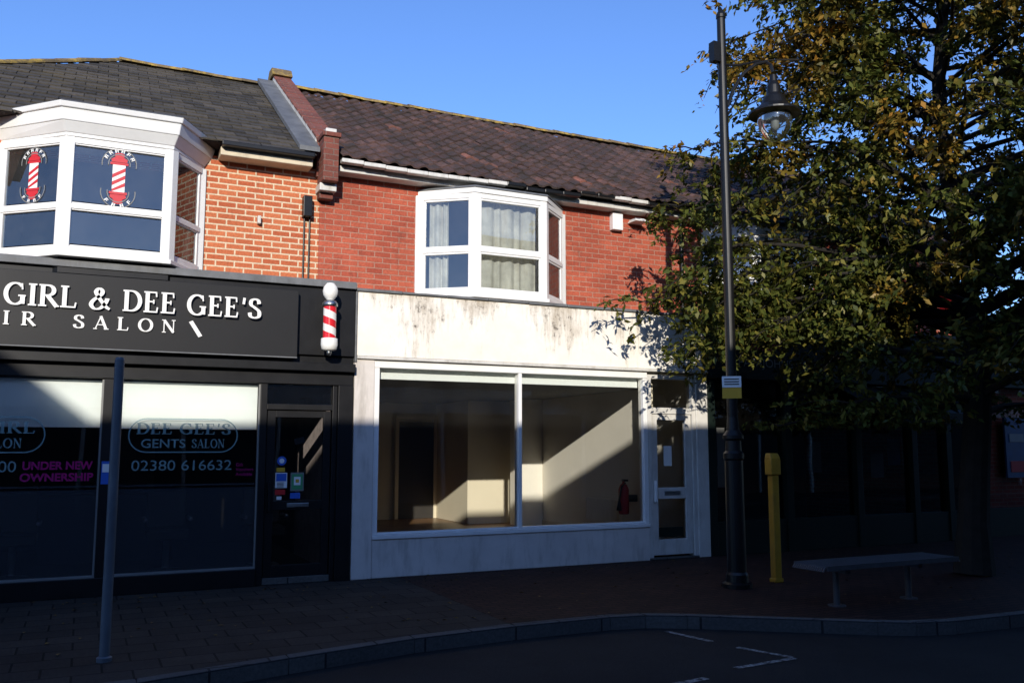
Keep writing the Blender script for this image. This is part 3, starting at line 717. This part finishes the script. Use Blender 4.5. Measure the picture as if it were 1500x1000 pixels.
gs.poly([(7.55,10.885,1.02),(8.05,10.885,1.02),(8.05,10.885,2.0),(7.55,10.885,2.0)],'glassShop')
gs.poly([(7.55,10.885,.28),(8.05,10.885,.28),(8.05,10.885,.86),(7.55,10.885,.86)],'glassShop')
gs.poly([(7.44,10.885,2.18),(8.17,10.885,2.18),(8.17,10.885,2.6),(7.44,10.885,2.6)],'glassShop')
gs.make('shop_window_glass',vs)
dr=B()
dr.box(7.373,7.44,10.82,10.96,.03,2.66,'whiteold'); dr.box(8.165,8.228,10.82,10.96,.03,2.66,'whiteold')
dr.box(7.442,8.163,10.825,10.955,2.09,2.18,'whiteold'); dr.box(7.442,8.163,10.825,10.955,2.60,2.66,'whiteold')
dr.box(7.45,7.55,10.85,10.91,.06,2.085,'whiteold'); dr.box(8.05,8.155,10.85,10.91,.06,2.085,'whiteold')
dr.box(7.552,8.048,10.85,10.91,.06,.28,'whiteold'); dr.box(7.552,8.048,10.85,10.91,2.0,2.085,'whiteold'); dr.box(7.552,8.048,10.85,10.91,.86,1.02,'whiteold')
dr.box(7.66,7.94,10.838,10.85,.91,.97,'steel'); dr.box(7.47,7.50,10.79,10.85,.82,1.12,'white')
dr.box(7.373,8.228,10.80,11.0,0,.03,'kerb')
dr.box(7.68,7.82,10.875,10.88,1.33,1.62,'letter')
dr.box(7.56,8.0,10.872,10.88,.31,.45,'darkgreen')
dr.make('glazed_door',vs,bevel=.004)
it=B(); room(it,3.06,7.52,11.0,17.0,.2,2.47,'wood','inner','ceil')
it.box(6.42,7.515,15.3,16.99,.205,2.465,'inner')
it.box(7.1,7.515,14.4,14.9,.205,2.465,'innerW')
it.box(5.62,6.36,16.93,16.995,.205,2.1,'doorshade_seat')  # dark panel painted in for the shade of the back doorway
it.box(5.55,5.62,16.9,16.99,.205,2.17,'inner'); it.box(6.36,6.418,16.9,16.99,.205,2.17,'inner'); it.box(5.55,6.418,16.9,16.99,2.172,2.23,'inner')
it.box(6.43,7.09,15.27,15.3,.205,.32,'innerW')
it.box(7.592,8.36,11.0,16,.03,.06,'wood'); it.box(8.3,8.37,11.,16,.06,2.68,'innerW'); it.box(7.6,8.3,13.0,13.1,.06,2.68,'innerW'); it.box(7.6,8.36,11,16,2.69,2.72,'innerW')
it.make('shop_interior',vs)
iw=B(); iw.poly([(7.517,11.01,.21),(7.517,14.39,.21),(7.517,14.39,2.46),(7.517,11.01,2.46)],'innerW')
iw.box(7.44,7.51,11.75,12.75,.42,.82,'innerW')
for i in range(20): iw.box(7.43,7.44,11.77+i*.049,11.80+i*.049,.45,.79,'innerW')
iw.box(7.505,7.515,11.2,11.26,1.45,1.55,'green')
iw.box(7.49,7.515,11.01,14.39,.21,.31,'inner')
iw.make('interior_wall_and_radiator',vs)
fe=B(); fe.lathe((7.28,11.35,.62),[(0,0),(.07,.0),(.078,.03),(.078,.36),(.05,.43),(.02,.45),(.02,.49)],'dimred',20); fe.box(7.26,7.30,11.25,11.37,1.1,1.13,'gutter')
fe.tube([(7.28,11.3,1.08),(7.2,11.28,1.02),(7.16,11.28,.85),(7.15,11.28,.68)],[.014,.014,.016,.04],'gutter',8); fe.box(7.35,7.5,11.32,11.38,.8,.9,'gutter'); fe.make('fire_extinguisher',vs,smooth=True)
ab=B(); ab.box(7.06,7.24,11.19,YW-.005,4.88,5.14,'white'); ab.hull([(7.38,11.05),(7.62,11.05),(7.62,YW-.005),(7.38,YW-.005)],5.02,5.08,'white',[(7.42,11.12),(7.58,11.12),(7.58,YW-.005),(7.42,YW-.005)])
ab.tube([(8.36,11.25,5.2),(8.36,11.25,3.6)],.035,'gutter',10)
ab.make('alarm_box_and_floodlight',vs,bevel=.008)

# ============================================================ RIGHT: PIZZA SHOP + neighbour
ps=empty('pizza_shop_building')
w=B(); w.box(8.44,8.9,YW-.002,YW+.25,3.5,5.22,'brickM'); w.box(11.0,14.6,YW-.002,YW+.25,3.5,5.22,'brickM'); w.box(8.9,11.0,YW-.002,YW+.25,5.08,5.22,'brickM')
w.box(14.35,14.6,YW+.25,18,0,5.22,'brickM'); w.box(8.44,14.35,17.8,18,0,5.22,'brickM')
w.prismX([(YE+.05,ZE),(YR,ZR),(18.1,ZE)],14.605,14.62,'brickM')
w.make('upper_brick_wall',ps)
bay(ps,8.85,9.47,10.53,11.05,10.80,3.64,4.25,5.03,'white','glassBay',.035)
cn=B(); args=(8.85,9.47,10.53,11.05,10.80); cn.hull(bp(*args,.05),5.03,5.10,'white'); cn.hull(bp(*args,.07),5.10,5.13,'lead'); cn.hull([(8.8,YW),(9.45,10.86),(10.55,10.86),(11.1,YW)],3.5,3.588,'white'); cn.make('bay_cap',ps)
br=B(); room(br,8.9,11.0,11.3,14,3.6,5.1,'midroom','midroom','midroom'); br.make('upstairs_room',ps)
q=B()
q.box(8.45,14.6,10.76,YW,2.72,3.5,'darkgreen'); q.box(8.45,14.6,10.70,YW,3.502,3.57,'gutter'); q.box(8.45,14.6,10.70,10.9,2.64,2.718,'darkgreen')
for x in(8.45,9.95,11.45,12.75,13.6,14.45): q.box(x,x+.13,10.80,11.0,0,2.638,'darkgreen')
q.box(8.582,14.45,10.82,10.98,0,.5,'darkgreen')
q.make('shopfront_frame',ps,bevel=.006)
qg=B()
for x0,x1 in((8.58,9.95),(10.08,11.45),(11.58,12.75),(12.88,13.6),(13.73,14.45)): qg.poly([(x0,10.9,.5),(x1,10.9,.5),(x1,10.9,2.64),(x0,10.9,2.64)],'glassDark')
qg.make('shop_window_glass',ps)
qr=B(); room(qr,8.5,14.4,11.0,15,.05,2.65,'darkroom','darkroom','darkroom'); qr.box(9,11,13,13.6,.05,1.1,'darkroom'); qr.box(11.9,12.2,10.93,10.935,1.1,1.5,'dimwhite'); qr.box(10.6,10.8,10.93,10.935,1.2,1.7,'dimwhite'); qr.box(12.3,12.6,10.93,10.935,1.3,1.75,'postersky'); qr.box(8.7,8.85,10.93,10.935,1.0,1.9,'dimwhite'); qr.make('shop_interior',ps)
text('sign_red_letters',ps,'PIZZA',9.0,9.9,10.752,3.1,.24,'dimred',bold=.03)
text('sign_white_letters',ps,'PAPAJOHNS.COM',9.02,10.62,10.752,2.80,.17,'dimwhite')
aw=B()
aw.poly([(11.0,10.78,2.6),(13.4,10.78,2.6),(13.4,9.9,2.15),(11.0,9.9,2.15)],'darkgreen'); aw.poly([(11.0,9.9,2.15),(13.4,9.9,2.15),(13.4,9.9,1.98),(11.0,9.9,1.98)],'darkgreen')
for i in range(9): aw.tube([(11.0+i*.3,10.77,2.61),(11.0+i*.3,9.9,2.16)],.010,'darkgreen',6)
aw.make('shop_awning',ps)
hsn=B(); hsn.box(13.55,13.62,10.2,10.75,3.75,4.35,'dimred'); hsn.box(13.52,13.65,10.18,10.2,3.72,4.38,'letter'); hsn.tube([(13.58,10.7,4.4),(13.58,YW,4.4)],.02,'gutter',6); hsn.make('projecting_red_sign',ps)
ns_=empty('corner_shop_building'); w=B()
w.box(14.63,24,11.1,18,0,3.3,'brickM'); w.box(14.63,24,10.85,11.1,2.7,3.3,'darkgreen'); w.box(14.62,24,10.8,11.1,3.3,3.36,'lead')
for i in range(5):
    x=14.63+i*1.9; w.box(x,x+.2,10.95,11.1,0,2.7,'darkgreen')
w.box(14.83,24,10.98,11.1,0,.5,'darkgreen')
w.make('walls',ns_)
w=B(); w.poly([(14.83,11.05,.5),(24,11.05,.5),(24,11.05,2.7),(14.83,11.05,2.7)],'glassDark'); w.make('window_glass',ns_)
w=B(); w.box(15.3,15.9,10.9,10.94,1.05,2.15,'postersky'); w.box(15.4,15.8,10.89,10.9,1.7,1.85,'dimwhite'); w.box(15.4,15.8,10.89,10.9,1.15,1.35,'dimred'); w.make('window_poster',ns_)
text('fascia_letters',ns_,'NEWS & FOOD',15.2,18.5,10.84,2.85,.3,'dimwhite')

nb=empty('neighbour_terrace_building'); w=B()
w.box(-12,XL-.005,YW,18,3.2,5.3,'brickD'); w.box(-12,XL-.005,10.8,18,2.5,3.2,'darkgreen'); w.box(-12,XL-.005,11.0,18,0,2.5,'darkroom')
for i in range(5): w.box(-12+i*2.1,-11.85+i*2.1,10.85,11.,0,2.5,'white')
w.prismX([(11.1,5.3),(14.6,7.2),(18.1,5.3)],-12,XL-.4,'slateflat'); w.make('walls_and_roof',nb)

# ============================================================ opposite side (behind the viewpoint)
ob=empty('opposite_terrace_building'); w=B()
HO=6.62
w.box(-6.30,4.6,-11,-3,0,HO,'brickD')
n=[(-6.305,0),(-6.305,6.5),(-6.75,7.05),(-7.35,7.75),(-9.5,8.0),(-11.5,8.0),(-12.5,6.6),(-30,6.6),(-30,0)]
c=len(n); base=len(w.v); w.v+=[(x,-3,z) for x,z in n]+[(x,-11,z) for x,z in n]; q_=w.mi('brickD')
w.f.append(tuple(base+j for j in range(c))); w.m.append(q_); w.f.append(tuple(base+c+j for j in reversed(range(c)))); w.m.append(q_)
for j in range(c): a=base+j;b_=base+(j+1)%c; w.f.append((a,a+c,b_+c,b_)); w.m.append(q_)
w.box(4.605,40,-11,-3.0,0,8.1,'brickD')  # unseen section, made taller to keep the right-hand shops in shade
w.make('walls',ob)
w=B()
for i in range(-14,18):
    x=i*2.4+.3
    w.box(x,x+1.1,-3.02,-2.98,3.9,5.3,'white'); w.box(x+.08,x+1.02,-2.98,-2.97,3.98,5.22,'darkroom'); w.box(x+.08,x+1.02,-2.97,-2.96,4.6,4.65,'white')
    w.box(x-.3,x+1.9,-2.99,-2.95,.5,2.4,'darkroom'); w.box(x-.4,x-.3,-3,-2.9,0,2.6,'whiteold')
w.box(-30,40,-3,-2.85,2.6,3.3,'whiteold')
w.make('windows_and_fascias',ob)

# ============================================================ street furniture
lp=B(); px,py=6.87,8.33
lp.lathe((px,py,0),[(.17,0),(.17,.05),(.13,.07),(.125,.15),(.11,.18),(.105,1.45),(.12,1.47),(.12,1.53),(.095,1.56),(.09,1.68),(.12,1.70),(.12,1.74),(.075,1.80),(.062,1.95),(.058,4.0),(.052,6.88),(.06,6.89),(.06,6.93),(.03,6.99),(.0,7.05)],'gutter',24)
ad=Vector((.80,-.60))
def AP(s,z): return (px+ad.x*s,py+ad.y*s,z)
lp.tube([AP(.05,5.75),AP(.12,5.95),AP(.25,6.15),AP(.4,6.26),AP(.52,6.28),AP(.58,6.23),AP(.6,6.14)],.022,'gutter',8)
lp.tube([AP(.05,6.28),AP(.2,6.26),AP(.45,6.30)],.014,'gutter',6)
lp.tube([AP(.05,5.65),AP(.15,5.8),AP(.2,5.95),AP(.16,6.05)],.012,'gutter',6)
lx,ly,_=AP(.6,0)
lp.lathe((lx,ly,5.62),[(.0,.48),(.04,.48),(.05,.40),(.08,.34),(.09,.24),(.13,.19),(.17,.1),(.25,.04),(.31,.0),(.31,-.02),(.23,.0),(.1,.02),(0,.03)],'gutter',32)
lp.box(px-.16,px-.06,py-.05,py+.05,6.3,6.55,'gutter')
lo=lp.make('post_and_lantern')
gb=B(); gb.lathe((lx,ly,5.60),[(.2,.0),(.205,-.08),(.18,-.19),(.12,-.28),(.05,-.33),(0,-.34)],'glass',32); gb.lathe((lx,ly,5.60),[(.03,.0),(.05,-.04),(.05,-.16),(.02,-.2),(0,-.2)],'dimwhite',16)
gbo=gb.make('lantern_bowl',smooth=True)
lamp=empty('street_lamp'); lo.parent=lamp; gbo.parent=lamp
sp=B()
dv=Vector((-.62,-.78))
def plate(z0,z1,w_,k,off):
    c_=Vector((px,py))+dv*off
    s_=Vector((.78,-.62))*w_/2
    a=c_-s_;b=c_+s_; d2=dv*.004
    sp.hull([(a.x,a.y),(b.x,b.y),(b.x+d2.x,b.y+d2.y),(a.x+d2.x,a.y+d2.y)][::-1],z0,z1,k)
plate(2.30,2.43,.22,'letter',.07); plate(2.17,2.295,.22,'yplate',.07)
for z in(2.33,2.36,2.39): plate(z,z+.012,.17,'gutter',.0745)
sp.tube([(px,py,2.2),(px,py,2.24)],.066,'steel',16); sp.tube([(px,py,2.36),(px,py,2.40)],.066,'steel',16)
so=sp.make('parking_restriction_plates'); so.parent=lamp

gp=B(); gp.lathe((.22,7.58,0),[(.055,0),(.055,.03),(.038,.04),(.036,2.28),(.03,2.30),(0,2.305)],'greypost',20); gp.make('grey_sign_post',smooth=False)

yp=B(); yx,yy=7.57,8.46
yp.hull([(yx-.05,yy-.045),(yx+.05,yy-.045),(yx+.05,yy+.045),(yx-.05,yy+.045)],0,1.27,'yellow')
yp.hull([(yx-.075,yy-.06),(yx+.075,yy-.06),(yx+.075,yy+.06),(yx-.075,yy+.06)],1.27,1.46,'yellow')
yp.hull([(yx-.075,yy-.06),(yx+.075,yy-.06),(yx+.075,yy+.06),(yx-.075,yy+.06)],1.46,1.53,'yellow',[(yx-.065,yy-.03),(yx+.065,yy-.03),(yx+.065,yy+.05),(yx-.065,yy+.05)])
yp.box(yx-.065,yx+.065,yy-.055,yy+.055,0,.05,'yellow')
yp.make('yellow_marker_post',bevel=.01)

bn=B(); bx0,bx1,by0,by1,bz=6.62,8.58,6.72,7.17,.43
for i in range(15):
    y=by0+.02+i*(by1-by0-.04)/14
    bn.tube([(bx0,y,bz-.05),(bx0+.03,y,bz-.012),(bx0+.07,y,bz),(bx1-.07,y,bz),(bx1-.03,y,bz-.012),(bx1,y,bz-.05)],.0095,'benchmetal',6)
for x in(6.7,7.0,7.5,8.03,8.5): bn.box(x-.02,x+.02,by0+.01,by1-.01,bz-.03,bz-.0105,'benchmetal')
bn.box(bx0+.04,bx1-.04,by0-.01,by0+.008,bz-.04,bz+.008,'benchmetal'); bn.box(bx0+.04,bx1-.04,by1-.008,by1+.01,bz-.04,bz+.008,'benchmetal')
for x in(7.0,8.03):
    bn.box(x-.03,x+.03,6.78,7.11,bz-.09,bz-.032,'benchmetal')
    bn.tube([(x,6.95,bz-.05),(x,6.95,0)],.032,'benchmetal',14); bn.lathe((x,6.95,0),[(.0,.012),(.09,.012),(.09,0)],'benchmetal',20)
bn.make('metal_bench')

# ============================================================ tree
tr=empty('street_tree'); tx,ty=10.3,7.8
tb=B()
def tp_(z): return Vector((tx+.12*math.sin(z*.8),ty+.1*math.sin(z*1.1+1),z))
tb.tube([tp_(z) for z in np.linspace(0,9.8,16)],[.25]+[.20*(1-z/11.5) for z in np.linspace(.6,9.8,15)],'bark',12)
def Rmax(z):
    xs=[2.0,3.0,4.2,6.0,7.5,9.0,11]; ys=[3.2,4.1,4.45,4.3,4.1,3.9,2.6]
    return float(np.interp(z,xs,ys))
leafpos=[]
def okp(p):
    if p.x<8.4 and p.y<8.8: return False
    if p.y>10.55 and p.z<3.9: return False
    if p.y>10.85 and p.z<5.7: return False
    if p.z>5.7 and p.y>11.2: return False
    return p.z>1.85
limbs=[]
for i in range(58):
    z=2.0+i*7.6/58; az=i*2.399; limbs.append((z,az,1.0))
for i in range(26):
    limbs.append((random.uniform(2.2,8.5),math.radians(random.uniform(146,174)),1.0))
for i in range(9):
    limbs.append((random.uniform(2.8,4.3),math.radians(random.uniform(138,156)),1.12))
for i in range(36):
    limbs.append((random.uniform(2.1,8.4),math.radians(random.uniform(215,345)),.95))
for z,az,k in limbs:
    s=tp_(z); a_=az%(2*math.pi)
    if math.radians(120)<a_<math.radians(210): k*=float(np.interp(z,[2,3.2,4.2,5.5,8],[.84,.90,.86,.74,.76]))
    R=Rmax(z+.9)*k*random.uniform(.72,1.0)
    d=Vector((math.cos(az),math.sin(az),0)); sd=Vector((-d.y,d.x,0))
    rise=random.uniform(.02,.42); P=[]
    wob=random.uniform(-.35,.35)
    for q in range(9):
        t=q/8; P.append(s+d*(R*t)+sd*(wob*math.sin(t*3))+Vector((0,0,R*(rise*t*1.5-.55*t*t*t*rise-.14*t*t))))
    cut=len(P)
    for q,p in enumerate(P):
        if q>1 and not okp(p): cut=q; break
    if cut>=2: tb.tube(P[:cut],[.055*(1-q/9.5)*(1.2-z/12) for q in range(cut)],'bark',6)
    for m_ in range(17):
        t=.15+.85*(m_+random.random())/17; f=t*8; a=int(min(f,7)); p0=P[a].lerp(P[a+1],min(f-a,1))
        if not okp(p0): continue
        ang=random.choice([-1,1])*random.uniform(.3,1.2); dd_=(d*math.cos(ang)+sd*math.sin(ang)); dd_.z=random.uniform(-.55,.35); dd_.normalize()
        Ls=random.uniform(.45,1.3)*(1.15-.4*t)
        Q=[p0+dd_*(Ls*u)+Vector((0,0,-.28*u*u*Ls)) for u in(0,.33,.66,1)]
        if okp(Q[3]): tb.tube(Q,[.013,.010,.007,.004],'bark',4,False)
        for tw in range(6):
            u=.15+.85*(tw+random.random())/6; c0=p0+dd_*(Ls*u)+Vector((0,0,-.28*u*u*Ls))
            a2=random.uniform(0,6.28); td=Vector((math.cos(a2),math.sin(a2),random.uniform(-.9,.2))).normalized(); Lt=random.uniform(.15,.45)
            if random.random()<.14: continue
            for lf in range(14):
                v=random.random(); pp_=c0+td*(Lt*v)+Vector((random.gauss(0,.03),random.gauss(0,.03),random.gauss(0,.03)-.1*v*v))
                if okp(pp_): leafpos.append((pp_.x,pp_.y,pp_.z,a2))
tb.make('trunk_and_branches',tr)
A=np.array(leafpos); n=len(A); print('leaves',n)
c=A[:,:3]; az=A[:,3]+np.random.normal(0,.9,n)
pit=np.random.normal(-.5,.45,n)
d=np.stack([np.cos(az)*np.cos(pit),np.sin(az)*np.cos(pit),np.sin(pit)],1)
rnd=np.random.normal(0,.6,(n,3)); rnd[:,2]+=1
sx_=np.cross(d,rnd); sx_/=np.linalg.norm(sx_,axis=1)[:,None]; nn=np.cross(sx_,d)
ln=np.random.uniform(.032,.062,n)[:,None]; wd=ln*.52
V=np.stack([c-d*ln,c-d*ln*.1+sx_*wd+nn*ln*.15,c+d*ln*1.1,c-d*ln*.1-sx_*wd+nn*ln*.15],1).reshape(-1,3)
me=bpy.data.meshes.new('foliage'); me.vertices.add(4*n); me.vertices.foreach_set('co',V.ravel())
me.loops.add(4*n); me.loops.foreach_set('vertex_index',np.arange(4*n)); me.polygons.add(n); me.polygons.foreach_set('loop_start',np.arange(0,4*n,4)); me.polygons.foreach_set('loop_total',np.full(n,4))
me.materials.append(M['leaf']); me.update(calc_edges=True)
fo=bpy.data.objects.new('foliage',me); COL.objects.link(fo); fo.parent=tr

# ============================================================ light, sky, camera
dirv=Vector((.43,1,-.34)).normalized()
sd_=bpy.data.lights.new('sun','SUN'); sd_.energy=5.0; sd_.angle=math.radians(.5); sd_.color=(1,.93,.82)
so_=bpy.data.objects.new('sun',sd_); COL.objects.link(so_); so_.rotation_euler=dirv.to_track_quat('-Z','Y').to_euler(); so_.location=(-10,-20,15)
W=bpy.data.worlds.new('World'); S.world=W; W.use_nodes=True; nt=W.node_tree; nt.nodes.clear()
sky=nt.nodes.new('ShaderNodeTexSky'); sky.sky_type='NISHITA'; sky.sun_disc=False
sky.sun_elevation=math.radians(17.3); sky.sun_rotation=math.radians(203); sky.air_density=1.; sky.dust_density=.3; sky.ozone_density=4.
tint=nt.nodes.new('ShaderNodeMix'); tint.data_type='RGBA'; tint.blend_type='MULTIPLY'; tint.inputs[0].default_value=1; tint.inputs[7].default_value=(1.2,1.36,1.78,1)
bg=nt.nodes.new('ShaderNodeBackground'); bg.inputs[1].default_value=.135; wo=nt.nodes.new('ShaderNodeOutputWorld')
nt.links.new(sky.outputs[0],tint.inputs[6]); nt.links.new(tint.outputs[2],bg.inputs[0]); nt.links.new(bg.outputs[0],wo.inputs[0])
cd=bpy.data.cameras.new('camera'); cd.sensor_width=36; cd.lens=31.2; cd.clip_end=1000
co=bpy.data.objects.new('camera',cd); COL.objects.link(co); co.location=(0,0,1.6); co.rotation_euler=(math.radians(96.8),0,math.radians(-25.6))
S.camera=co
S.view_settings.view_transform='Standard'; S.view_settings.look='None'; S.view_settings.exposure=0
